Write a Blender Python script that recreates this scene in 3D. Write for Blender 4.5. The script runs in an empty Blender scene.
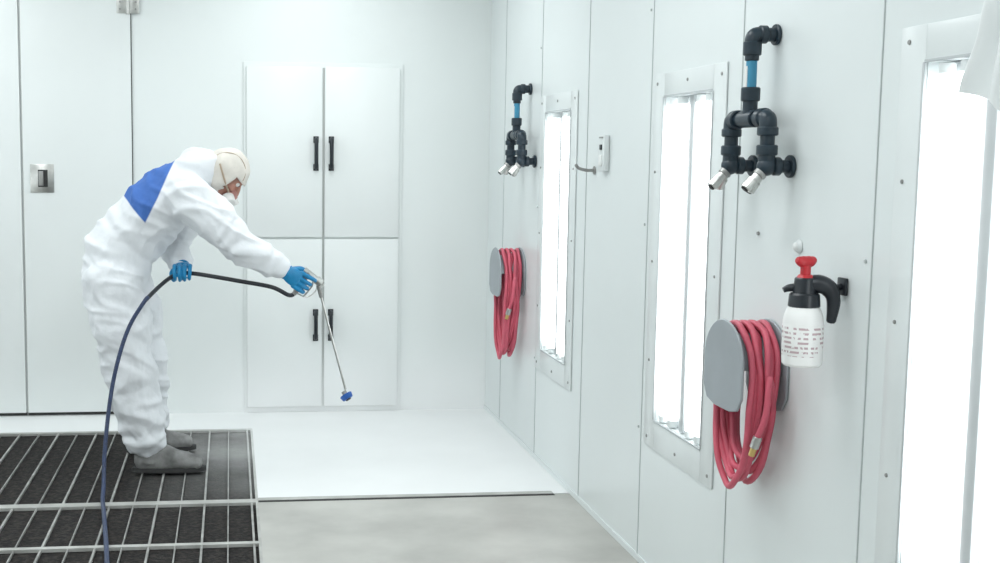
import bpy, bmesh, math, random
from mathutils import Vector, Matrix, noise
random.seed(4)
sc=bpy.context.scene
V=Vector
# ------------------------------------------------------------------ materials
def mat(name,col,rough=.5,metal=0,emit=None,estr=0,bump=0,bscale=20,var=0,vscale=6,coat=0,detail=4,sss=0):
    m=bpy.data.materials.new(name);m.use_nodes=True
    n=m.node_tree.nodes;l=m.node_tree.links;b=n['Principled BSDF']
    b.inputs['Base Color'].default_value=(*col,1);b.inputs['Roughness'].default_value=rough
    b.inputs['Metallic'].default_value=metal;b.inputs['Coat Weight'].default_value=coat
    if emit: b.inputs['Emission Color'].default_value=(*emit,1);b.inputs['Emission Strength'].default_value=estr
    if sss: b.inputs['Subsurface Weight'].default_value=sss;b.inputs['Subsurface Scale'].default_value=.02
    tc=n.new('ShaderNodeTexCoord')
    nz=n.new('ShaderNodeTexNoise');nz.inputs['Scale'].default_value=vscale;nz.inputs['Detail'].default_value=detail
    l.new(tc.outputs['Object'],nz.inputs['Vector'])
    mr=n.new('ShaderNodeMapRange');mr.inputs['From Min'].default_value=.3;mr.inputs['From Max'].default_value=.7
    mr.inputs['To Min'].default_value=1-var;mr.inputs['To Max'].default_value=1+var*.4
    l.new(nz.outputs['Fac'],mr.inputs['Value'])
    mx=n.new('ShaderNodeVectorMath');mx.operation='SCALE';mx.inputs[0].default_value=col
    l.new(mr.outputs[0],mx.inputs['Scale']);l.new(mx.outputs[0],b.inputs['Base Color'])
    if bump:
        n2=n.new('ShaderNodeTexNoise');n2.inputs['Scale'].default_value=bscale;n2.inputs['Detail'].default_value=6
        l.new(tc.outputs['Object'],n2.inputs['Vector'])
        bp=n.new('ShaderNodeBump');bp.inputs['Strength'].default_value=bump;bp.inputs['Distance'].default_value=.01
        l.new(n2.outputs['Fac'],bp.inputs['Height']);l.new(bp.outputs[0],b.inputs['Normal'])
    return m
M={}
M['wall']=mat('painted_wall_panel',(.745,.79,.79),.30,var=.03,vscale=1.2,bump=.03,bscale=2.5)
M['bwall']=mat('painted_back_wall',(.80,.84,.832),.33,var=.03,vscale=1.0,bump=.03,bscale=2)
M['door']=mat('painted_door',(.82,.855,.848),.36,var=.03,vscale=1.5,bump=.02,bscale=3)
def haze_coat(m):
    """spray haze painted as whitening low on the back wall by the work area (world-metre coordinates)"""
    n=m.node_tree.nodes;l=m.node_tree.links;b=n['Principled BSDF'];src=b.inputs['Base Color'].links[0].from_socket
    ge=n.new('ShaderNodeNewGeometry');s=n.new('ShaderNodeSeparateXYZ');l.new(ge.outputs['Position'],s.inputs[0])
    a=n.new('ShaderNodeMapRange');a.interpolation_type='SMOOTHSTEP';a.inputs['From Min'].default_value=.55;a.inputs['From Max'].default_value=.0;l.new(s.outputs['Z'],a.inputs['Value'])
    c=n.new('ShaderNodeMapRange');c.interpolation_type='SMOOTHSTEP';c.inputs['From Min'].default_value=-.5;c.inputs['From Max'].default_value=.2;l.new(s.outputs['X'],c.inputs['Value'])
    nz=n.new('ShaderNodeTexNoise');nz.inputs['Scale'].default_value=3;nz.inputs['Detail'].default_value=5;l.new(ge.outputs['Position'],nz.inputs['Vector'])
    nr=n.new('ShaderNodeMapRange');nr.inputs['To Min'].default_value=.6;nr.inputs['To Max'].default_value=1.2;l.new(nz.outputs['Fac'],nr.inputs['Value'])
    m1=n.new('ShaderNodeMath');m1.operation='MULTIPLY';l.new(a.outputs[0],m1.inputs[0]);l.new(c.outputs[0],m1.inputs[1])
    m2=n.new('ShaderNodeMath');m2.operation='MULTIPLY';m2.use_clamp=True;l.new(m1.outputs[0],m2.inputs[0]);l.new(nr.outputs[0],m2.inputs[1])
    mx=n.new('ShaderNodeMix');mx.data_type='RGBA';l.new(m2.outputs[0],mx.inputs['Factor']);l.new(src,mx.inputs['A']);mx.inputs['B'].default_value=(.93,.945,.945,1)
    l.new(mx.outputs['Result'],b.inputs['Base Color'])
M['seam']=mat('panel_seam',(.50,.54,.54),.6)
M['gapline']=mat('cabinet_gap_line',(.50,.52,.51),.6)
for k in ('bwall','door','gapline'): haze_coat(M[k])
M['darkgap']=mat('dark_gap',(.03,.03,.03),.8)
M['ceil']=mat('ceiling_paint',(.83,.85,.84),.5)
M['white']=mat('white_enamel',(.80,.82,.81),.3)
M['frame']=mat('fixture_frame',(.74,.78,.78),.3,var=.03)
M['bead']=mat('glazing_bead',(.50,.53,.54),.4)
M['refl']=mat('fixture_reflector',(.74,.77,.78),.4)
M['divider']=mat('fixture_divider',(.50,.53,.54),.4)
M['tube']=mat('fluorescent_tube',(.9,.9,.9),.3,emit=(.95,.985,1.0),estr=4.2)
M['steel']=mat('brushed_steel',(.62,.62,.60),.3,1,var=.15,vscale=30)
M['steeld']=mat('dull_steel',(.36,.36,.35),.45,.7,var=.2,vscale=20)
M['brass']=mat('brass',(.75,.55,.22),.3,1)
M['black']=mat('black_plastic',(.012,.016,.022),.35)
M['pipeblk']=mat('black_fitting',(.014,.030,.045),.38,var=.3,vscale=40)
M['pipeblue']=mat('blue_air_pipe',(.05,.28,.45),.4,var=.1)
M['redhose']=mat('red_rubber_hose',(.64,.11,.165),.45,var=.15,vscale=14)
M['rack']=mat('grey_rack_plastic',(.33,.36,.385),.45,var=.08,vscale=8)
M['red']=mat('red_plastic',(.50,.02,.03),.4)
M['bottle']=mat('white_bottle_plastic',(.82,.82,.81),.35)
M['blackhose']=mat('black_fluid_hose',(.02,.022,.028),.4)
M['bluehose']=mat('blue_grey_fluid_hose',(.03,.05,.12),.45,var=.3,vscale=60)
M['glove']=mat('blue_nitrile_glove',(.008,.23,.48),.4,bump=.25,bscale=60,var=.1)
M['skin']=mat('skin',(.45,.22,.16),.5,sss=.1,var=.1,vscale=20)
M['cap']=mat('cream_painter_hood',(.76,.72,.66),.8,var=.14,vscale=14,bump=.3,bscale=50)
M['capseam']=mat('hood_seam',(.46,.36,.27),.8)
M['resp']=mat('respirator_rubber',(.42,.20,.17),.5)
M['filter']=mat('filter_white',(.78,.77,.75),.7)
M['lens']=mat('goggle_lens',(.05,.06,.07),.1)
M['shoe']=mat('dusty_grey_boot',(.28,.28,.275),.6,var=.55,vscale=14,bump=.2,bscale=60)
M['sole']=mat('boot_sole',(.05,.05,.05),.8,var=.3,vscale=20)
M['blueplastic']=mat('blue_nozzle',(.02,.11,.42),.35)
M['sheet']=mat('white_plastic_sheet',(.84,.87,.87),.5,bump=.3,bscale=12)
# suit (white fabric with blue back yoke panel sewn in); object space origin = person empty (-.4,6.03,0)
def suit_mat():
    m=mat('white_coverall_fabric',(.82,.845,.875),.75,bump=.45,bscale=20,var=.03,vscale=5)
    n=m.node_tree.nodes;l=m.node_tree.links;b=n['Principled BSDF']
    src=b.inputs['Base Color'].links[0].from_socket
    tc=n.new('ShaderNodeTexCoord')
    poly=[(x+.4,z) for x,z in [(-.235,1.56),(-.57,1.41),(-.40,1.215),(-.345,1.345)]]
    c=(sum(p[0] for p in poly)/4,sum(p[1] for p in poly)/4)
    cur=None
    for i in range(4):
        a=poly[i];d=poly[(i+1)%4];e=(d[0]-a[0],d[1]-a[1]);nn=V((-e[1],0,e[0])).normalized()
        if nn.x*(c[0]-a[0])+nn.z*(c[1]-a[1])<0: nn=-nn
        off=nn.x*a[0]+nn.z*a[1]
        dp=n.new('ShaderNodeVectorMath');dp.operation='DOT_PRODUCT';dp.inputs[1].default_value=nn
        l.new(tc.outputs['Object'],dp.inputs[0])
        su=n.new('ShaderNodeMath');su.operation='SUBTRACT';su.inputs[1].default_value=off
        l.new(dp.outputs['Value'],su.inputs[0])
        if cur is None: cur=su.outputs[0]
        else:
            mi=n.new('ShaderNodeMath');mi.operation='MINIMUM';l.new(cur,mi.inputs[0]);l.new(su.outputs[0],mi.inputs[1]);cur=mi.outputs[0]
    mr=n.new('ShaderNodeMapRange');mr.inputs['From Min'].default_value=-.002;mr.inputs['From Max'].default_value=.004
    l.new(cur,mr.inputs['Value'])
    mx=n.new('ShaderNodeMix');mx.data_type='RGBA';l.new(mr.outputs[0],mx.inputs['Factor'])
    l.new(src,mx.inputs['A']);mx.inputs['B'].default_value=(.055,.16,.50,1)
    l.new(mx.outputs['Result'],b.inputs['Base Color'])
    return m
M['suit']=suit_mat()
M['conc']=mat('concrete_floor',(.50,.495,.465),.42,var=.28,vscale=2.2,bump=.08,bscale=30,detail=8)
M['wfloor']=mat('hazy_white_floor',(.88,.895,.895),.38,var=.04,vscale=1.8,detail=6,bump=.04,bscale=20)  # white floor, with airborne spray haze put into its pale colour
def haze_mat(name,c0,c1,rough,metal,fscale,amount):
    """surface with spray haze painted in as white towards the white floor side"""
    m=mat(name,c0,rough,metal,bump=.8 if fscale else 0,bscale=90)
    n=m.node_tree.nodes;l=m.node_tree.links;b=n['Principled BSDF']
    tc=n.new('ShaderNodeTexCoord')
    sx=n.new('ShaderNodeSeparateXYZ');l.new(tc.outputs['Object'],sx.inputs[0])
    r=n.new('ShaderNodeMapRange');r.inputs['From Min'].default_value=-.5;r.inputs['From Max'].default_value=.12
    l.new(sx.outputs['X'],r.inputs['Value'])
    nz=n.new('ShaderNodeTexNoise');nz.inputs['Scale'].default_value=2.5;nz.inputs['Detail'].default_value=5;l.new(tc.outputs['Object'],nz.inputs['Vector'])
    r2=n.new('ShaderNodeMapRange');r2.inputs['From Min'].default_value=5.2;r2.inputs['From Max'].default_value=6.4
    l.new(sx.outputs['Y'],r2.inputs['Value'])
    mu=n.new('ShaderNodeMath');mu.operation='MULTIPLY';l.new(r.outputs[0],mu.inputs[0]);l.new(r2.outputs[0],mu.inputs[1])
    mu2=n.new('ShaderNodeMath');mu2.operation='MULTIPLY';l.new(mu.outputs[0],mu2.inputs[0]);l.new(nz.outputs['Fac'],mu2.inputs[1])
    mu3=n.new('ShaderNodeMath');mu3.operation='MULTIPLY';mu3.use_clamp=True;l.new(mu2.outputs[0],mu3.inputs[0]);mu3.inputs[1].default_value=amount
    fz=n.new('ShaderNodeTexNoise');fz.inputs['Scale'].default_value=fscale or 9;fz.inputs['Detail'].default_value=5;l.new(tc.outputs['Object'],fz.inputs['Vector'])
    cr=n.new('ShaderNodeValToRGB');cr.color_ramp.elements[0].position=.42;cr.color_ramp.elements[0].color=(*c0,1)
    cr.color_ramp.elements[1].position=.75;cr.color_ramp.elements[1].color=(*c1,1);l.new(fz.outputs['Fac'],cr.inputs[0])
    mx=n.new('ShaderNodeMix');mx.data_type='RGBA';l.new(mu3.outputs[0],mx.inputs['Factor'])
    l.new(cr.outputs[0],mx.inputs['A']);mx.inputs['B'].default_value=(.72,.73,.72,1)
    l.new(mx.outputs['Result'],b.inputs['Base Color'])
    return m
M['mat']=haze_mat('black_filter_mat',(.005,.004,.004),(.040,.032,.028),.95,0,45,1.1)
M['bar']=haze_mat('grate_bar_steel',(.26,.26,.25),(.50,.50,.48),.5,.1,0,1.5)
M['beam']=haze_mat('grate_beam_steel',(.40,.40,.38),(.55,.55,.53),.5,.1,0,1.5)
def label_mat():
    m=mat('bottle_label',(.8,.8,.79),.4)
    n=m.node_tree.nodes;l=m.node_tree.links;b=n['Principled BSDF']
    tc=n.new('ShaderNodeTexCoord');mp=n.new('ShaderNodeMapping');mp.inputs['Scale'].default_value=(95,95,40)
    l.new(tc.outputs['Object'],mp.inputs[0])
    nz=n.new('ShaderNodeTexNoise');nz.inputs['Scale'].default_value=1;l.new(mp.outputs[0],nz.inputs['Vector'])
    s=n.new('ShaderNodeSeparateXYZ');l.new(tc.outputs['Object'],s.inputs[0])
    a=n.new('ShaderNodeMath');a.operation='MULTIPLY';a.inputs[1].default_value=520;l.new(s.outputs['Z'],a.inputs[0])
    sn=n.new('ShaderNodeMath');sn.operation='SINE';l.new(a.outputs[0],sn.inputs[0])
    r=n.new('ShaderNodeMath');r.operation='GREATER_THAN';r.inputs[1].default_value=.1;l.new(sn.outputs[0],r.inputs[0])
    g=n.new('ShaderNodeMath');g.operation='GREATER_THAN';g.inputs[1].default_value=.52;l.new(nz.outputs['Fac'],g.inputs[0])
    mu=n.new('ShaderNodeMath');mu.operation='MULTIPLY';l.new(r.outputs[0],mu.inputs[0]);l.new(g.outputs[0],mu.inputs[1])
    mx=n.new('ShaderNodeMix');mx.data_type='RGBA';l.new(mu.outputs[0],mx.inputs['Factor'])
    mx.inputs['A'].default_value=(.81,.81,.80,1);mx.inputs['B'].default_value=(.48,.36,.38,1)
    l.new(mx.outputs['Result'],b.inputs['Base Color']);return m
M['label']=label_mat()

# ------------------------------------------------------------------ geometry helpers (all return (verts,faces))
def frame_of(d,ref=None):
    d=d.normalized()
    r=ref or (V((0,0,1)) if abs(d.z)<.9 else V((1,0,0)))
    a=(r-d*r.dot(d)).normalized();return a,d.cross(a)
def catmull(pts,n):
    P=[V(p) for p in pts]
    if len(P)<3 or n<=1: return P,[float(i) for i in range(len(P))]
    out=[];ts=[]
    for i in range(len(P)-1):
        p0=P[max(i-1,0)];p1=P[i];p2=P[i+1];p3=P[min(i+2,len(P)-1)]
        for k in range(n):
            t=k/n
            out.append(.5*((2*p1)+(p2-p0)*t+(2*p0-5*p1+4*p2-p3)*t*t+(3*p1-p0-3*p2+p3)*t**3));ts.append(i+t)
    out.append(P[-1]);ts.append(float(len(P)-1));return out,ts
def tube(pts,rad,seg=12,n=6,ref=None,rounded=False):
    """rad: number, list of numbers, or list of (ra,rb); ra along ref direction"""
    C,ts=catmull(pts,n)
    if not isinstance(rad,(list,tuple)): rad=[rad]*len(pts)
    rad=[(r,r) if not isinstance(r,(tuple,list)) else r for r in rad]
    def R(t):
        i=min(int(t),len(rad)-2);q=t-i;q=q*q*(3-2*q)
        return [rad[i][k]*(1-q)+rad[i+1][k]*q for k in (0,1)]
    vs=[];fs=[];a=None
    N=len(C)
    for i,c in enumerate(C):
        d=(C[min(i+1,N-1)]-C[max(i-1,0)]).normalized()
        if a is None: a,b=frame_of(d,V(ref) if ref else None)
        else:
            if ref: a,b=frame_of(d,V(ref))
            else:
                a=(a-d*a.dot(d)).normalized();b=d.cross(a)
        ra,rb=R(ts[i])
        for s in range(seg):
            an=2*math.pi*s/seg
            vs.append(c+a*math.cos(an)*ra+b*math.sin(an)*rb)
    for i in range(N-1):
        for s in range(seg):
            s2=(s+1)%seg
            fs.append((i*seg+s,i*seg+s2,(i+1)*seg+s2,(i+1)*seg+s))
    for e,i in ((0,0),(1,N-1)):
        d=(C[0]-C[1]).normalized() if e==0 else (C[-1]-C[-2]).normalized()
        rr=min(R(ts[i]))*(.6 if rounded else 0)
        k=len(vs);vs.append(C[i]+d*rr)
        if rounded:
            ring=[]
            for s in range(seg):
                p=vs[i*seg+s];ring.append(len(vs));vs.append(C[i]+(p-C[i])*.72+d*rr*.7)
            for s in range(seg):
                s2=(s+1)%seg
                q=(i*seg+s,i*seg+s2,ring[s2],ring[s]);fs.append(q if e else q[::-1])
                q=(ring[s],ring[s2],k);fs.append(q if e else q[::-1])
        else:
            for s in range(seg):
                s2=(s+1)%seg;q=(i*seg+s,i*seg+s2,k);fs.append(q if e else q[::-1])
    return vs,fs
def cyl(p,q,r1,r2=None,seg=20,bev=.12):
    r2=r1 if r2 is None else r2
    p=V(p);q=V(q);L=(q-p).length;b=min(bev*min(r1,r2),L*.2);d=(q-p).normalized()
    return tube([p,p+d*b,q-d*b,q],[r1-b,r1,r2,r2-b],seg,1)
def box(c,s,bev=0,rot=None):
    bm=bmesh.new();bmesh.ops.create_cube(bm,size=1)
    for v in bm.verts: v.co=V((v.co.x*s[0],v.co.y*s[1],v.co.z*s[2]))
    if bev: bmesh.ops.bevel(bm,geom=bm.edges[:],offset=bev,segments=2,affect='EDGES',profile=.5)
    bm.verts.index_update()
    m=rot or Matrix.Identity(3)
    vs=[m@v.co+V(c) for v in bm.verts];fs=[tuple(v.index for v in f.verts) for f in bm.faces];bm.free();return vs,fs
def box2(x0,x1,y0,y1,z0,z1,bev=0): return box(((x0+x1)/2,(y0+y1)/2,(z0+z1)/2),(abs(x1-x0),abs(y1-y0),abs(z1-z0)),bev)
def ell(c,r,rot=None,seg=24,rings=14):
    m=rot or Matrix.Identity(3);vs=[];fs=[]
    for i in range(rings+1):
        th=math.pi*i/rings
        for s in range(seg):
            ph=2*math.pi*s/seg
            vs.append(V(c)+m@V((r[0]*math.sin(th)*math.cos(ph),r[1]*math.sin(th)*math.sin(ph),r[2]*math.cos(th))))
    for i in range(rings):
        for s in range(seg):
            s2=(s+1)%seg;fs.append((i*seg+s,(i+1)*seg+s,(i+1)*seg+s2,i*seg+s2))
    return vs,fs
def lathe(c,prof,axis=V((0,0,1)),seg=32):
    a,b=frame_of(V(axis));d=V(axis).normalized();vs=[];fs=[]
    for r,h in prof:
        for s in range(seg):
            an=2*math.pi*s/seg;vs.append(V(c)+d*h+(a*math.cos(an)+b*math.sin(an))*r)
    for i in range(len(prof)-1):
        for s in range(seg):
            s2=(s+1)%seg;fs.append((i*seg+s,i*seg+s2,(i+1)*seg+s2,(i+1)*seg+s))
    fs.append(tuple(range(seg))[::-1]);k=(len(prof)-1)*seg;fs.append(tuple(range(k,k+seg)));return vs,fs
def plate_x(out,x0,x1):
    n=len(out);vs=[V((x0,y,z)) for y,z in out]+[V((x1,y,z)) for y,z in out]
    fs=[tuple(range(n)),tuple(range(n,2*n))[::-1]]+[(i,i+n,(i+1)%n+n,(i+1)%n) for i in range(n)]
    return vs,fs
def group(name,loc=(0,0,0)):
    e=bpy.data.objects.new(name,None);e.location=loc;e.empty_display_size=.1;sc.collection.objects.link(e);return e
def make(name,parts,parent=None,loc=None,smooth=True,autos=35):
    """parts: list of ((verts,faces),material)"""
    o0=V(parent.location) if parent else V(loc or (0,0,0))
    vs=[];fs=[];mi=[];ms=[]
    for (pv,pf),m in parts:
        if m not in ms: ms.append(m)
        k=len(vs);vs+=[V(p)-o0 for p in pv];fs+=[tuple(i+k for i in f) for f in pf];mi+=[ms.index(m)]*len(pf)
    me=bpy.data.meshes.new(name);me.from_pydata(vs,[],fs)
    for m in ms: me.materials.append(M[m])
    me.polygons.foreach_set('material_index',mi)
    bm=bmesh.new();bm.from_mesh(me);bmesh.ops.recalc_face_normals(bm,faces=bm.faces[:])
    for f in bm.faces: f.smooth=smooth
    if smooth:
        for e in bm.edges:
            if len(e.link_faces)==2 and e.calc_face_angle(0)>math.radians(autos): e.smooth=False
    bm.to_mesh(me);bm.free()
    o=bpy.data.objects.new(name,me);sc.collection.objects.link(o)
    if parent: o.parent=parent
    else: o.location=o0
    return o
def remeshed(name,parts,voxel,m,parent,smooth_it=4,disp=None,subsurf=0,post=None):
    o=make(name+'_src',[(p,m) for p in parts])
    md=o.modifiers.new('r','REMESH');md.mode='VOXEL';md.voxel_size=voxel;md.use_smooth_shade=True
    ms=o.modifiers.new('s','SMOOTH');ms.iterations=smooth_it;ms.factor=.6
    dg=bpy.context.evaluated_depsgraph_get();me=bpy.data.meshes.new_from_object(o.evaluated_get(dg))
    bpy.data.objects.remove(o,do_unlink=True)
    if disp:
        nn=[v.normal.copy() for v in me.vertices]
        for v,nv in zip(me.vertices,nn): v.co=v.co+nv*disp(v.co,nv)
    if post:
        for v in me.vertices: v.co=post(v.co)
    o0=V(parent.location)
    for v in me.vertices: v.co=v.co-o0
    me.materials.clear();me.materials.append(M[m]);me.name=name
    for p in me.polygons: p.use_smooth=True;p.material_index=0
    ob=bpy.data.objects.new(name,me);sc.collection.objects.link(ob);ob.parent=parent
    if subsurf:
        s=ob.modifiers.new('sub','SUBSURF');s.levels=subsurf;s.render_levels=subsurf
    return ob

# ------------------------------------------------------------------ room
W=1.565;D=7.2;XL=-2.75;YF=-1.6;ZC=2.95
PANELS=(5.655,4.01,2.365,.72);IY=.222;IZ0,IZ1=.585,1.77
def side_wall(x0,x1):
    P=[];ys=[YF-.1]
    for yc in sorted(PANELS): ys+=[yc-IY,yc+IY]
    ys.append(D+.1)
    for i in range(0,len(ys),2): P.append((box2(x0,x1,ys[i],ys[i+1],0,ZC),'wall'))
    for yc in PANELS:
        P+=[(box2(x0,x1,yc-IY,yc+IY,0,IZ0),'wall'),(box2(x0,x1,yc-IY,yc+IY,IZ1,ZC),'wall')]
    return P
make('wall_right',side_wall(W,W+.12),smooth=False)
P=[]
for y in [6.79,5.98,5.18,4.38,3.58,2.78,1.98,1.18,.38,-.42,-1.2]:
    P.append((box((W-.0012,y,ZC/2),(.003,.0035,ZC)),'seam'))
for y in [5.98,4.38,2.78,1.18]:
    for z in (.52,1.3,2.1): P.append((cyl((W-.004,y+.03,z),(W+.002,y+.03,z),.005,seg=10),'seam'))
P.append((box((W-.003,(D+YF)/2,.012),(.006,D-YF,.024)),'wall'))
make('trim_1',P,smooth=False)
make('wall_back',[(box(((XL+W)/2,D+.05,ZC/2),(W-XL,.1,ZC)),'bwall')],smooth=False)
make('wall_left',side_wall(XL-.12,XL),smooth=False)
make('trim_2',[(box((XL+.001,-1.2+.8*i,ZC/2),(.003,.004,ZC)),'seam') for i in (1,3,5,7,9,10)],smooth=False)
make('wall_front',[(box(((XL+W)/2,YF-.05,ZC/2),(W-XL,.1,ZC)),'bwall')],smooth=False)
make('ceiling',[(box(((XL+W)/2,(D+YF)/2,ZC+.05),(W-XL+.2,D-YF+.2,.1)),'ceil')],smooth=False)
GX0,GX1,GY0,GY1=-1.75,.12,1.2,6.76
def slab(x0,x1,y0,y1,m): return (box(((x0+x1)/2,(y0+y1)/2,-.1),(x1-x0,y1-y0,.2)),m)
P=[slab(GX1,W+.1,5.31,D+.1,'wfloor'),slab(XL-.1,GX1,GY1,D+.1,'wfloor'),slab(GX1,W+.1,YF,5.30,'conc'),
   slab(XL-.1,GX0,YF,GY1,'conc'),slab(GX0,GX1,YF,GY0,'conc'),
   (box(((GX1+W)/2,5.305,-.1),(W-GX1,.016,.19)),'darkgap'),(box(((GX1+W-.08)/2,5.292,-.0),(W-GX1-.08,.022,.003)),'darkgap'),
   (box(((GX0+GX1)/2,(GY0+GY1)/2,-.17),(GX1-GX0,GY1-GY0,.04)),'darkgap')]
make('floor',P,smooth=False)
make('trim_3',[(box(((GX1+W-.08)/2,5.325,.001),(W-GX1-.08,.04,.004),.001),'beam')],smooth=False)
P=[(box(((GX0+GX1)/2,(GY0+GY1)/2,-.026),(GX1-GX0-.004,GY1-GY0-.004,.02)),'mat')]
x=GX1-.03;k=0
while x>GX0:
    P.append((box((x,(GY0+GY1)/2,-.009),(.005 if k%2 else .009,GY1-GY0-.01,.012)),'bar'));x-=.105;k+=1
for yy,w in ((6.74,.03),(5.31,.055),(4.72,.03),(4.14,.03),(2.9,.05)):
    P.append((box(((GX0+GX1)/2,yy,-.007),(GX1-GX0-.004,w,.014)),'beam'))
P.append((box((GX1-.006,(GY0+GY1)/2,-.007),(.012,GY1-GY0-.004,.0138)),'beam'))
make('floor_grate',P,smooth=False)

# ------------------------------------------------------------------ doors and cabinet on back wall
def hinge(g,x,z,y):
    return [(box((x-.035,y-.004,z),(.06,.006,.13),.002),'steel'),(box((x+.035,y-.004,z),(.06,.006,.13),.002),'steel'),
            (cyl((x,y-.012,z-.07),(x,y-.012,z+.07),.011),'steel')]+[(cyl((x+sx,y-.009,z+sz),(x+sx,y-.005,z+sz),.006,seg=10),'steeld') for sx in(-.045,.045) for sz in(-.04,0,.04)]
g=group('door_1',(-.885,D,1.2))
make('leaf',[(box((-.885,D-.009,1.40),(.625,.014,2.76),.003),'door')],g,smooth=False)
make('gap',[(box((-.5705,D-.004,1.40),(.006,.006,2.78)),'darkgap'),(box((-1.20,D-.004,1.40),(.006,.006,2.78)),'gapline'),(box((-.885,D-.005,.012),(.63,.008,.016)),'darkgap')],g,smooth=False)
make('hinge_upper',hinge(g,-.585,2.43,D-.012),g)
make('hinge_lower',[(box((-.60,D-.02,.035),(.05,.01,.03),.002),'steel')],g)
bx,bz=-1.09,1.41
make('latch',[(box((bx,D-.018,bz),(.135,.008,.165),.002),'steel'),(box((bx+.005,D-.0235,bz),(.055,.006,.10),.001),'darkgap'),
   (box((bx-.005,D-.027,bz),(.028,.012,.085),.003),'steeld')],g)
g=group('door_2',(-1.85,D,1.2))
make('leaf',[(box((-1.845,D-.009,1.40),(1.27,.014,2.76),.003),'door')],g,smooth=False)
make('gap',[(box((-2.49,D-.004,1.40),(.007,.006,2.78)),'seam'),(box((-1.84,D-.005,.012),(1.27,.008,.016)),'darkgap')],g,smooth=False)
g=group('storage_cabinet',(.555,D,1.05))
make('carcass_frame',[(box((.555,D-.0065,1.05),(.95,.012,2.10),.002),'bwall')],g,smooth=False)
for i,(x0,x1) in enumerate(((.098,.547),(.561,1.01))):
    for j,(z0,z1) in enumerate(((.035,1.054),(1.066,2.075))):
        make('door_panel_%d'%(i*2+j+1),[(box(((x0+x1)/2,D-.021,(z0+z1)/2),(x1-x0,.02,z1-z0),.004),'door')],g)
make('door_gaps',[(box((.554,D-.0125,1.05),(.012,.004,2.04)),'gapline')],g,smooth=False)
for i,(hx) in enumerate((.509,.60)):
    for j,(z0,z1) in enumerate(((.44,.63),(1.465,1.665))):
        y=D-.031
        make('handle_%d'%(i*2+j+1),[(tube([(hx,y,z0+.015),(hx,y-.03,z0+.03),(hx,y-.036,(z0+z1)/2),(hx,y-.03,z1-.03),(hx,y,z1-.015)],[(.014,.012)]*5,12,6),'black'),
          (box((hx,y-.003,z0+.018),(.032,.006,.04),.002),'black'),(box((hx,y-.003,z1-.018),(.032,.006,.04),.002),'black')],g)

# ------------------------------------------------------------------ light panels (tubes sit in a shallow recess)
def light_panel(yc,wx,sgn):
    g=group('fluorescent_light_panel',(wx,yc,1.17))
    X=lambda d: wx+sgn*d
    z0,z1=.475,1.855;hw=.325;iy=IY;iz0,iz1=IZ0,IZ1
    def bx(d0,d1,y0,y1,a,b,bev=.002): return box(((X(d0)+X(d1))/2,yc+(y0+y1)/2,(a+b)/2),(abs(d1-d0),y1-y0,b-a),bev)
    P=[(bx(.001,.007,-hw,-iy,z0,z1),'frame'),(bx(.001,.007,iy,hw,z0,z1),'frame'),(bx(.001,.007,-iy,iy,z0,iz0),'frame'),(bx(.001,.007,-iy,iy,iz1,z1),'frame')]
    P+=[(bx(.006,.010,-iy-.007,-iy+.001,iz0,iz1,.001),'bead'),(bx(.006,.010,iy-.001,iy+.007,iz0,iz1,.001),'bead'),
        (bx(.006,.010,-iy,iy,iz0-.006,iz0+.001,.001),'bead'),(bx(.006,.010,-iy,iy,iz1-.001,iz1+.006,.001),'bead')]
    make('frame',P,g)
    s_=[]
    for y in (-hw+.035,0,hw-.035):
        for z in (z0+.035,z1-.035): s_.append((cyl((X(.006),yc+y,z),(X(.010),yc+y,z),.006,seg=10),'steeld'))
    for z in (.8,1.17,1.5):
        for y in (-hw+.035,hw-.035): s_.append((cyl((X(.006),yc+y,z),(X(.010),yc+y,z),.005,seg=10),'steeld'))
    make('screws',s_,g)
    q=.003
    make('reflector',[(bx(-.040,-.036,-iy+q,iy-q,iz0+q,iz1-q,0),'refl'),(bx(-.036,-.010,-.020,.020,iz0+q,iz1-q,.004),'divider')],g)
    T=[];E=[]
    for y in (-.165,-.085,.085,.165):
        T.append((cyl((X(-.012),yc+y,iz0+.03),(X(-.012),yc+y,iz1-.03),.019,seg=14,bev=.05),'tube'))
        for a,b in ((iz0+.005,iz0+.032),(iz1-.032,iz1-.005)): E.append((cyl((X(-.012),yc+y,a),(X(-.012),yc+y,b),.018,seg=14),'frame'))
    make('tubes',T,g);make('tube_sockets',E,g)
for yc in PANELS: light_panel(yc,W,-1)
for yc in PANELS: light_panel(yc,XL,1)
for yc in (6.0,3.6,1.2):
    for xc in (-1.7,.5):
        g=group('added_ceiling_fill',(xc,yc,ZC))  # unseen ceiling fixtures added to brighten the room
        make('fill_housing',[(box((xc,yc,ZC-.025),(.7,1.4,.05),.006),'white')],g)
        ld=bpy.data.lights.new('fill_light','AREA');ld.shape='RECTANGLE';ld.size=.6;ld.size_y=1.3;ld.energy=20;ld.color=(.95,.99,1.0)
        lo=bpy.data.objects.new('fill_light',ld);sc.collection.objects.link(lo);lo.parent=g;lo.location=(0,0,-.056)

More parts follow.
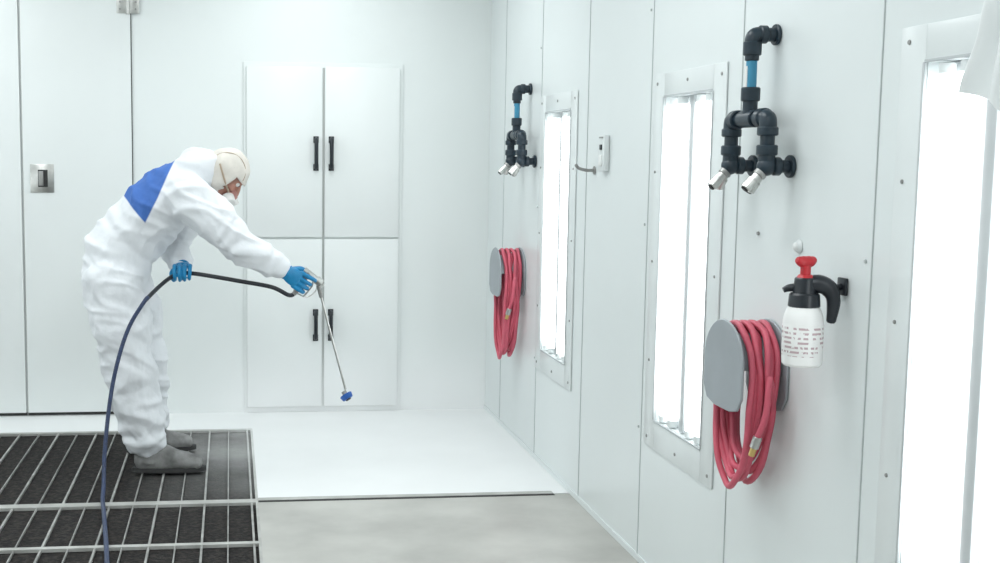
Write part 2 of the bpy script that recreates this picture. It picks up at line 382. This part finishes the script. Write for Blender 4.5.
# ------------------------------------------------------------------ air manifolds
def manifold(yc):
    x=1.49;g=group('air_line_manifold',(W,yc,1.7))
    K='pipeblk'
    B=[(cyl((W-.001,yc,1.905),(W-.012,yc,1.905),.030),K),(cyl((W-.005,yc,1.905),(x+.03,yc,1.905),.020),K),
        (tube([(x+.035,yc,1.905),(x+.008,yc,1.903),(x,yc,1.89),(x,yc,1.865)],.022,16,5),K),
        (cyl((x+.018,yc,1.905),(x+.042,yc,1.905),.026),K),(cyl((x,yc,1.845),(x,yc,1.885),.026),K)]
    B+=[(cyl((x,yc,1.83),(x,yc,1.85),.020),K)]
    make('wall_elbow',B,g)
    make('drop_pipe',[(cyl((x,yc,1.73),(x,yc,1.835),.0155),'pipeblue'),(box((x-.0145,yc,1.785),(.004,.012,.06)),'filter')],g)
    B=[(cyl((x,yc,1.715),(x,yc,1.755),.027),K),(cyl((x,yc,1.66),(x,yc,1.72),.021),K),(cyl((x,yc-.09,1.665),(x,yc+.09,1.665),.019),K),
       (cyl((x,yc-.045,1.665),(x,yc+.045,1.665),.025),K)]
    for s in (-1,1):
        yy=yc+s*.122
        B+=[(cyl((x,yy-s*.05,1.665),(x,yy-s*.018,1.665),.028),K),(tube([(x,yy-s*.03,1.665),(x,yy-s*.006,1.663),(x,yy,1.65),(x,yy,1.625)],.024,16,5),K),
            (cyl((x,yy,1.615),(x,yy,1.64),.029),K),(cyl((x,yy,1.575),(x,yy,1.62),.020),K),(cyl((x,yy,1.56),(x,yy,1.59),.029),K),
            (cyl((x,yy,1.525),(x,yy,1.565),.023),K),(cyl((x,yy,1.53),(W-.005,yy,1.53),.018),K),(cyl((x+.018,yy,1.53),(x+.04,yy,1.53),.026),K),
            (cyl((W-.001,yy,1.53),(W-.012,yy,1.53),.032),K),(ell((x,yy,1.53),(.027,.027,.027)),K)]
    make('tee_and_legs',B,g)
    B=[]
    for s in (-1,1):
        p=V((x,yc+s*.122,1.53))
        for d in ([V((-.66,.05,-.72)).normalized(),V((-.36,.42,-.80)).normalized()] if s==-1 else [V((-.66,0,-.74)).normalized(),V((-.15,.62,-.75)).normalized()]):
            B+=[(cyl(p+d*.015,p+d*.035,.016),'steeld'),(cyl(p+d*.03,p+d*.055,.0125),'steel'),(cyl(p+d*.05,p+d*.085,.0155),'steel'),(cyl(p+d*.083,p+d*.089,.011),'darkgap')]
    make('quick_couplers',B,g)
manifold(6.2);manifold(3.35)

# ------------------------------------------------------------------ hose racks + hoses
def rack(yc,ztop,loops,zlow,seed):
    g=group('hose_rack',(W,yc,ztop-.13))
    def outline(w,h):
        o=[]
        for i in range(25):
            t=math.pi*i/24;o.append((yc+w*math.cos(t),ztop-w*.9+w*.9*math.sin(t)))
        o+=[(yc-w*1.0,ztop-h+.05),(yc-w*.8,ztop-h+.012),(yc-w*.4,ztop-h),(yc+w*.4,ztop-h),(yc+w*.8,ztop-h+.012),(yc+w,ztop-h+.05)]
        return o
    a=make('front_flange',[(plate_x(outline(.135,.262),1.424,1.432),'rack')],g);a.modifiers.new('b','BEVEL').width=.003
    b=make('back_flange',[(plate_x(outline(.135,.262),W-.009,W-.001),'rack')],g);b.modifiers.new('b','BEVEL').width=.003
    vs=[];n=25;fs=[];R=.098
    for x in (1.43,W-.005):
        for r in (R,R-.006):
            for i in range(n):
                t=math.pi*i/(n-1);vs.append(V((x,yc+r*math.cos(t),ztop-.135+r*.95*math.sin(t))))
    for i in range(n-1):
        fs+=[(i,i+1,2*n+i+1,2*n+i),(n+i,n+i+1,3*n+i+1,3*n+i),(i,i+1,n+i+1,n+i),(2*n+i,2*n+i+1,3*n+i+1,3*n+i)]
    make('saddle',[((vs,fs),'rack')],g)
    h=group('red_air_hose',(1.5,yc,ztop-.3))
    pts=[];r=.0095
    zt=ztop-.135+.093+r+.002
    NS=16
    def prm(k):
        f=k/(loops-1)
        lay=.019*(k%2)
        x=1.446+.098*f
        low=zlow-.012+.13*((f*1.0+.17*((k*5)%3))%1.0)
        sw=.012*math.sin(k*2.1)
        return x,lay,low,sw,.108+lay+.014*((k*3)%4)/3
    for k in range(loops):
        A=prm(k);B_=prm(min(k+1,loops-1))
        for i in range(NS):
            q=i/NS;t=2*math.pi*q;c=(1-math.cos(t))/2
            xx,lay,low,sw,ry=[A[j]*(1-q)+B_[j]*q for j in range(5)]
            nar=1-.30*c**2
            s=math.copysign(abs(math.sin(t))**.85,math.sin(t))
            pts.append(V((xx-.035*c*(k/(loops-1)-.2)+.004*math.sin(5*t+k),yc+ry*s*nar+sw*c*c,zt+lay-(zt+lay-low)*c)))
    pts=pts[:-3]+[V((1.50,yc-.150,zt-.12)),V((1.49,yc-.155,zt-.22)),V((1.475,yc-.14,zt-.29))]
    make('coil',[(tube(pts,r,10,3,rounded=False),'redhose')],h,autos=60)
    e=pts[-1];d=(pts[-1]-pts[-2]).normalized()
    make('end_fitting',[(cyl(e-d*.005,e+d*.03,.013),'steel'),(cyl(e+d*.03,e+d*.055,.009),'brass')],h)
rack(6.36,1.065,8,.44,3)
rack(3.32,1.087,8,.570,8)

# ------------------------------------------------------------------ pump spray bottle
bx,by,bz=1.462,2.915,1.022
g=group('pump_spray_bottle',(bx,by,bz))
make('body',[(lathe((bx,by,bz),[(.03,.003),(.044,.0),(.049,.006),(.05,.02),(.05,.115),(.0475,.13),(.042,.145),(.034,.158),(.03,.163),(.03,.175)]),'bottle')],g)
make('label',[(lathe((bx,by,bz),[(.0502,.028),(.0506,.029),(.0506,.108),(.0502,.109)]),'label')],g)
make('pump_head',[(cyl((bx,by,bz+.150),(bx,by,bz+.188),.040,.038),'black'),(cyl((bx,by,bz+.18),(bx,by,bz+.228),.030,.026),'black'),
  (tube([(bx-.0,by,bz+.205),(bx+.03,by-.01,bz+.212),(bx+.055,by-.02,bz+.2),(bx+.066,by-.025,bz+.17),(bx+.062,by-.025,bz+.118)],[.022,.024,.022,.017,.012],12,5,rounded=True),'black'),
  (tube([(bx,by,bz+.2),(bx-.03,by+.015,bz+.2),(bx-.048,by+.02,bz+.193)],[.014,.010,.007],12,4),'black')],g)
make('plunger',[(cyl((bx,by,bz+.22),(bx,by,bz+.262),.013),'red'),(tube([(bx-.022,by-.004,bz+.272),(bx-.01,by-.002,bz+.268),(bx+.01,by+.002,bz+.268),(bx+.022,by+.004,bz+.272)],[.011,.015,.015,.011],12,4,rounded=True),'red'),(cyl((bx,by,bz+.222),(bx,by,bz+.235),.024,.018),'red')],g)
make('bracket',[(box((W-.007,by-.01,bz+.205),(.010,.04,.045),.003),'black'),(cyl((W-.01,by-.01,bz+.205),(bx+.05,by-.018,bz+.195),.009),'black')],g)

g=group('light_switch',(W,4.90,1.57))
make('plate',[(box((W-.013,4.90,1.57),(.024,.075,.15),.004),'frame')],g)
make('rocker',[(box((W-.027,4.90,1.595),(.008,.022,.022),.002),'black'),(box((W-.027,4.90,1.54),(.008,.034,.045),.002),'white'),(box((W-.0265,4.90,1.635),(.008,.04,.006),.001),'steeld')],g)
g=group('coat_hook',(W,5.06,1.5))
make('rod',[(cyl((W-.006,5.06,1.497),(W-.001,5.06,1.497),.018),'steeld'),(tube([(W-.004,5.06,1.497),(W-.035,5.06,1.497),(W-.07,5.06,1.505),(W-.085,5.06,1.52)],.007,10,5,rounded=True),'steeld')],g)
g=group('round_knob',(W,3.16,1.31))
make('knob',[(cyl((W-.001,3.16,1.31),(W-.012,3.16,1.31),.02,.014),'frame'),(ell((W-.012,3.16,1.31),(.008,.012,.012)),'white')],g)
g=group('wall_screws',(W,3.42,1.33))
make('screws',[(cyl((W-.001,y,z),(W-.006,y,z),.006,seg=12),'steeld') for (y,z) in ((3.42,1.33),(3.40,.86))],g)

# plastic sheet hanging top right
g=group('plastic_sheet',(1.465,2.1,1.9))
vs=[];fs=[];nu,nv=40,30
for j in range(nv+1):
    v=j/nv
    wl=.04+.115*v**.7;z=2.15-.49*v
    for i in range(nu+1):
        u=i/nu*2-1
        z2=z-(.02*math.sin(u*5+1)+.015*math.sin(u*11))*v
        vs.append(V((1.465+.022*math.sin(u*9+v*2)+.012*math.sin(u*21-v*3)+.012*noise.noise(V((u*3,v*4,1))),2.10+u*wl+.01*math.sin(v*7),z2)))
for j in range(nv):
    for i in range(nu):
        a=j*(nu+1)+i;fs.append((a,a+1,a+nu+2,a+nu+1))
make('sheet',[((vs,fs),'sheet')],g,autos=180)
make('hook',[(cyl((W-.001,2.10,2.15),(1.45,2.10,2.16),.010),'steel')],g)

# ------------------------------------------------------------------ painter
pr=group('painter_person',(-.4,6.03,0))
parts=[]
ty=6.03
parts.append(tube([(-.57,ty,.90),(-.565,ty,.98),(-.535,ty,1.08),(-.445,ty,1.195),(-.345,ty,1.30),(-.255,ty,1.385),(-.19,ty,1.435),(-.14,ty,1.46)],
   [(.17,.15),(.19,.172),(.19,.178),(.175,.162),(.20,.160),(.20,.138),(.13,.105),(.09,.09)],28,5,ref=(0,1,0),rounded=True))
parts.append(tube([(-.565,5.94,.97),(-.555,5.92,.86),(-.53,5.89,.72),(-.50,5.87,.56),(-.465,5.86,.38),(-.43,5.86,.22),(-.405,5.86,.13),(-.40,5.86,.105)],
   [.15,.158,.15,.130,.120,.110,.100,.07],22,5,rounded=True))
parts.append(tube([(-.56,6.12,.97),(-.535,6.15,.86),(-.49,6.18,.72),(-.455,6.21,.56),(-.44,6.24,.38),(-.43,6.26,.22),(-.42,6.27,.14),(-.418,6.27,.115)],
   [.15,.155,.145,.122,.112,.10,.092,.07],22,5,rounded=True))
parts.append(tube([(-.27,5.93,1.36),(-.19,5.865,1.345),(-.09,5.815,1.25),(.03,5.785,1.135),(.10,5.785,1.085),(.20,5.79,1.035),(.262,5.785,.998)],
   [.11,.115,.108,.095,.086,.069,.047],20,5,rounded=True))
parts.append(tube([(-.27,6.12,1.35),(-.20,6.19,1.33),(-.245,6.24,1.21),(-.295,6.25,1.09),(-.27,6.16,1.03),(-.245,6.055,1.0),(-.237,6.02,.996)],
   [.10,.105,.092,.08,.068,.052,.045],20,5,rounded=True))
parts.append(ell((-.180,ty,1.478),(.105,.118,.110)))
parts.append(ell((-.130,ty,1.485),(.10,.108,.098)))
def ridge(q,w=2.2): return max(0.0,1-abs(noise.noise(q))*w*1.4)
def fold(p,nv):
    d=0
    wq=V((noise.noise(p*3),noise.noise(p*3+V((5,5,5))),noise.noise(p*3+V((9,1,4)))))*.35
    q=V((p.x*3+p.z*3.5,p.y*3,p.z*3.5-p.x*3))+wq
    d+=.017*(ridge(q)-.45)
    q2=V((p.x*2+p.z*9,p.y*6,p.z*9+p.x*5))+wq*2
    d+=.011*(ridge(q2+V((7,3,1)))-.45)
    q3=V((p.x*14-p.z*6,p.y*9,p.z*5+p.x*7))+wq*2
    d+=.005*(ridge(q3+V((2,8,1)))-.4)
    if p.z<.36:
        k=max(0,min(1,(.36-p.z)/.2));d+=k*.008*math.sin(p.z*80+6*noise.noise(p*6))
        if p.z<.16: d*=.7
    if p.x>-.06 and p.z<1.25:
        s=p.x*.85-p.z*.5;d=d*.85+.005*math.sin(s*65+7*noise.noise(p*6))
        if p.x>.2: d*=.4
    bl=(p.x+.50)*.72+(p.z-1.13)*.69
    d-=.014*math.exp(-(bl/.022)**2)
    return d
remeshed('coverall',parts,.0105,'suit',pr,3,disp=fold,subsurf=1)
Uh=V((.78,0,.625)).normalized();Fh=V((.625,0,-.78)).normalized();Sh=V((0,1,0))
HR=Matrix((Fh,Sh,Uh)).transposed()   # local x=face forward, y=side, z=up
HC=V((-.026,ty,1.465))
def H(x,y,z): return HC+HR@V((x,y,z))
def hell(c,r,**k): return ell(H(*c),r,HR,**k)
hp=[hell((0,0,.01),(.096,.078,.115)),hell((.03,0,-.05),(.062,.06,.07)),hell((.085,0,-.095),(.022,.025,.02)),
    tube([H(-.02,0,-.05),H(-.05,0,-.11),H(-.09,0,-.16)],[.058,.056,.062],18,4),
    tube([H(.092,0,.02),H(.110,0,-.01),H(.118,0,-.028)],[.010,.014,.016],12,4,rounded=True),
    hell((.1,-.0,-.062),(.012,.026,.007)),hell((.085,.0,.032),(.018,.055,.010))]
for s in (-1,1): hp+=[hell((.0,s*.08,-.01),(.018,.010,.03)),hell((.07,s*.042,-.02),(.025,.022,.02))]
remeshed('head',hp,.005,'skin',pr,3)
for s in (-1,1):
    make('eye',[(hell((.083,s*.032,.012),(.013,.014,.012)),'filter'),(hell((.093,s*.032,.012),(.005,.007,.007)),'lens')],pr)
vs,fs=ell((0,0,0),(1,1,1),seg=40,rings=30)
nv=[]
for v in vs:
    p=V((v.x*.116,v.y*.100,v.z*.122+.008));p+=p.normalized()*.007*noise.noise(p*20)
    nv.append(p)
keep=[f for f in fs if not (sum((nv[i].x for i in f))/4>.052 and sum((nv[i].z for i in f))/4<.036) and sum((nv[i].z for i in f))/4>-.095]
cv=[HC+HR@p for p in nv]
o=make('cap',[((cv,keep),'cap')],pr,autos=180);s=o.modifiers.new('s','SOLIDIFY');s.thickness=.006;s.offset=-1
for sy in (-.06,.06):
    pts=[]
    for i in range(17):
        t=-1.4+i/16*2.6
        kx=math.sqrt(max(0,1-(sy/.100)**2))
        pts.append(H(math.sin(t)*.116*kx,sy,math.cos(t)*.122*kx+.008))
    make('cap_seam',[(tube(pts,.0020,8,2),'capseam')],pr)
make('respirator',[(hell((.102,0,-.055),(.042,.045,.044)),'resp'),(cyl(H(.12,0,-.05),H(.158,0,-.06),.024,.021),'filter')]+
  [(cyl(H(.100,s*.035,-.065),H(.134,s*.070,-.078),.033,.033),'filter') for s in (-1,1)]+
  [(tube([H(.085,s*.05,-.045),H(.02,s*.098,-.02),H(-.05,s*.101,.01)],.005,8,5),'capseam') for s in (-1,1)],pr)
def boot(ax,ay,name,yaw=0):
    def R(x,y,z): return V((ax+x*math.cos(yaw)-y*math.sin(yaw),ay+x*math.sin(yaw)+y*math.cos(yaw),z))
    ps=[tube([R(-.055,0,.052),R(-.0,0,.066),R(.06,0,.066),R(.14,0,.052),R(.235,-.005,.040)],[(.050,.042),(.070,.046),(.070,.048),(.050,.054),(.034,.044)],18,5,ref=(0,0,1),rounded=True),
        tube([R(-.012,0,.05),R(0,0,.13),R(.005,0,.21)],[.058,.056,.052],16,4)]
    remeshed(name,ps,.006,'shoe',pr,4,disp=lambda p,n:.004*noise.noise(p*26),post=lambda p:V((p.x,p.y,max(p.z,.014))))
    out=[]
    for i in range(40):
        t=2*math.pi*i/40;c=math.cos(t);w=.048+.008*c
        q=R(.09+.182*(abs(c)**.8)*(1 if c>0 else -1),w*math.sin(t),0);out.append((q.x,q.y))
    n=40
    vs=[V((a,b,.001)) for a,b in out]+[V((a,b,.022)) for a,b in out]
    make(name+'_sole',[((vs,[tuple(range(n)),tuple(range(n,2*n))[::-1]]+[(i,(i+1)%n,(i+1)%n+n,i+n) for i in range(n)]),'sole')],pr)
boot(-.395,5.86,'boot_right');boot(-.455,6.27,'boot_left',.12)
def hand(O,f,p,s,wrist,name,trigger=False,sc_=1.12):
    O=V(O);f=V(f).normalized();p=V(p).normalized();s=V(s).normalized()
    def L(a,b,c): return O+f*a*sc_+p*b*sc_+s*c*sc_
    ps=[tube([V(wrist),L(-.085,-.022,-.0),L(-.055,-.030,.0),L(-.022,-.033,.0)],[(.030,.024),(.032,.020),(.042,.018),(.043,.014)],18,5,ref=s,rounded=True)]
    ln=[.94,1.06,1.0,.82]
    for i in range(4):
        c=.034-.0225*i;q=ln[i]
        if i==0 and trigger: pp=[L(-.03,-.030,c),L(.008,-.030,c+.002),L(.036*q,-.022,c+.004),L(.050,-.004,c+.004),L(.048,.014,c)]
        else: pp=[L(-.03,-.031,c),L(.004,-.032,c),L(.030*q,-.018,c),L(.034*q,.008,c*.95),L(.018,.026*q,c*.92),L(.002,.027*q,c*.9)]
        ps.append(tube(pp,[.0112,.0108,.0100,.0095,.0088,.008][:len(pp)],12,5,rounded=True))
        ps.append(ell(pp[1],(.0118,.0118,.0118),seg=12,rings=8))
    ps.append(tube([L(-.065,-.016,.022),L(-.038,-.004,.044),L(-.012,.016,.046),L(.012,.030,.036)],[.017,.0145,.012,.0095],12,5,rounded=True))
    remeshed(name,ps,.003,'glove',pr,2)
    cu=(V(wrist)-L(-.085,-.022,0)).normalized()
    make(name+'_cuff',[(tube([V(wrist)+cu*.01,V(wrist)-cu*.012],[.038,.036],20,2),'glove')],pr)
RC=V((.345,5.80,.94));gx=V((.55,0,.835)).normalized();fx=V((.835,0,-.55)).normalized()
hand(RC,fx,(0,1,0),gx,(.268,5.782,.992),'glove_right',True)
LC=V((-.235,5.925,.972))
hand(LC,(0,-1,0),(0,0,-1),(-1,0,0),(-.236,6.015,.996),'glove_left')
# ------------------------------------------------------------------ spray gun + wand
g=group('spray_gun',RC)
B=[(tube([RC-gx*.055,RC-gx*.02,RC+gx*.03,RC+gx*.055],[(.014,.016),(.0155,.018),(.0145,.017),(.016,.018)],16,5,ref=fx,rounded=True),'steeld'),
   (cyl(RC+gx*.055-fx*.025,RC+gx*.05+fx*.055,.017,.015),'steel'),(cyl(RC+gx*.05+fx*.05,RC+gx*.045+fx*.085,.021),'steel'),
   (cyl(RC-gx*.052,RC-gx*.072,.012),'steeld')]
make('body',B,g)
make('trigger',[(tube([RC+gx*.04+fx*.035,RC+gx*.015+fx*.052,RC-gx*.02+fx*.050,RC-gx*.055+fx*.045],[(.004,.009)]*4,10,5,ref=fx,rounded=True),'steel'),
   (tube([RC+gx*.04+fx*.06,RC+fx*.08,RC-gx*.045+fx*.062,RC-gx*.06+fx*.01],.0032,8,6),'steel')],g)
hd=RC+gx*.045+fx*.085
N=V((.567,5.80,.372))
w0=V((.432,5.80,.895))
make('wand',[(tube([hd,hd+fx*.012,w0+V((-.004,0,.02)),w0,w0+(N-w0)*.3,N+V((-.006,0,.035))],.0055,10,5),'steel'),(cyl(w0+V((-.006,0,.03)),w0+(N-w0)*.06,.012,.010),'steeld')],g)
d=V((.5,-.35,-.8)).normalized()
make('nozzle',[(cyl(N-d*.03,N-d*.004,.013),'steeld'),(cyl(N-d*.012,N+d*.014,.032,.028),'blueplastic'),(cyl(N+d*.012,N+d*.02,.014),'black')],g)
# ------------------------------------------------------------------ hose
g=group('fluid_hose',(-.4,5.4,0))
hb=RC-gx*.070
blk=[hb,hb+V((-.028,0,-.004)),(.20,5.81,.915),(.05,5.83,.942),(-.10,5.87,.965),(-.18,5.91,.973),(-.235,5.925,.972),(-.285,5.91,.958),(-.34,5.84,.92),(-.40,5.68,.869)]
make('black_section',[(tube(blk,.0105,12,6),'blackhose')],g)
make('blue_section',[(tube([(-.39,5.70,.877),(-.40,5.68,.869),(-.472,5.66,.751),(-.524,5.62,.595),(-.559,5.58,.414),(-.578,5.50,.197),(-.577,5.42,.06),(-.572,5.32,.014),(-.55,5.15,.012),(-.473,4.51,.012),(-.42,3.9,.012),(-.45,3.2,.012),(-.6,2.4,.012)],.0098,12,6),'bluehose')],g)

# ------------------------------------------------------------------ world + camera
w=bpy.data.worlds.new('w');sc.world=w;w.use_nodes=True
w.node_tree.nodes['Background'].inputs[0].default_value=(.8,.85,.9,1);w.node_tree.nodes['Background'].inputs[1].default_value=.3
cd=bpy.data.cameras.new('camera');cam=bpy.data.objects.new('camera',cd);sc.collection.objects.link(cam)
cd.sensor_width=36;cd.lens=43.2;cd.shift_x=.14;cd.clip_start=.05
cam.location=(0,0,1.55);cam.rotation_euler=(1.46691,-.00678,-.10733)
sc.camera=cam
sc.view_settings.view_transform='Standard'
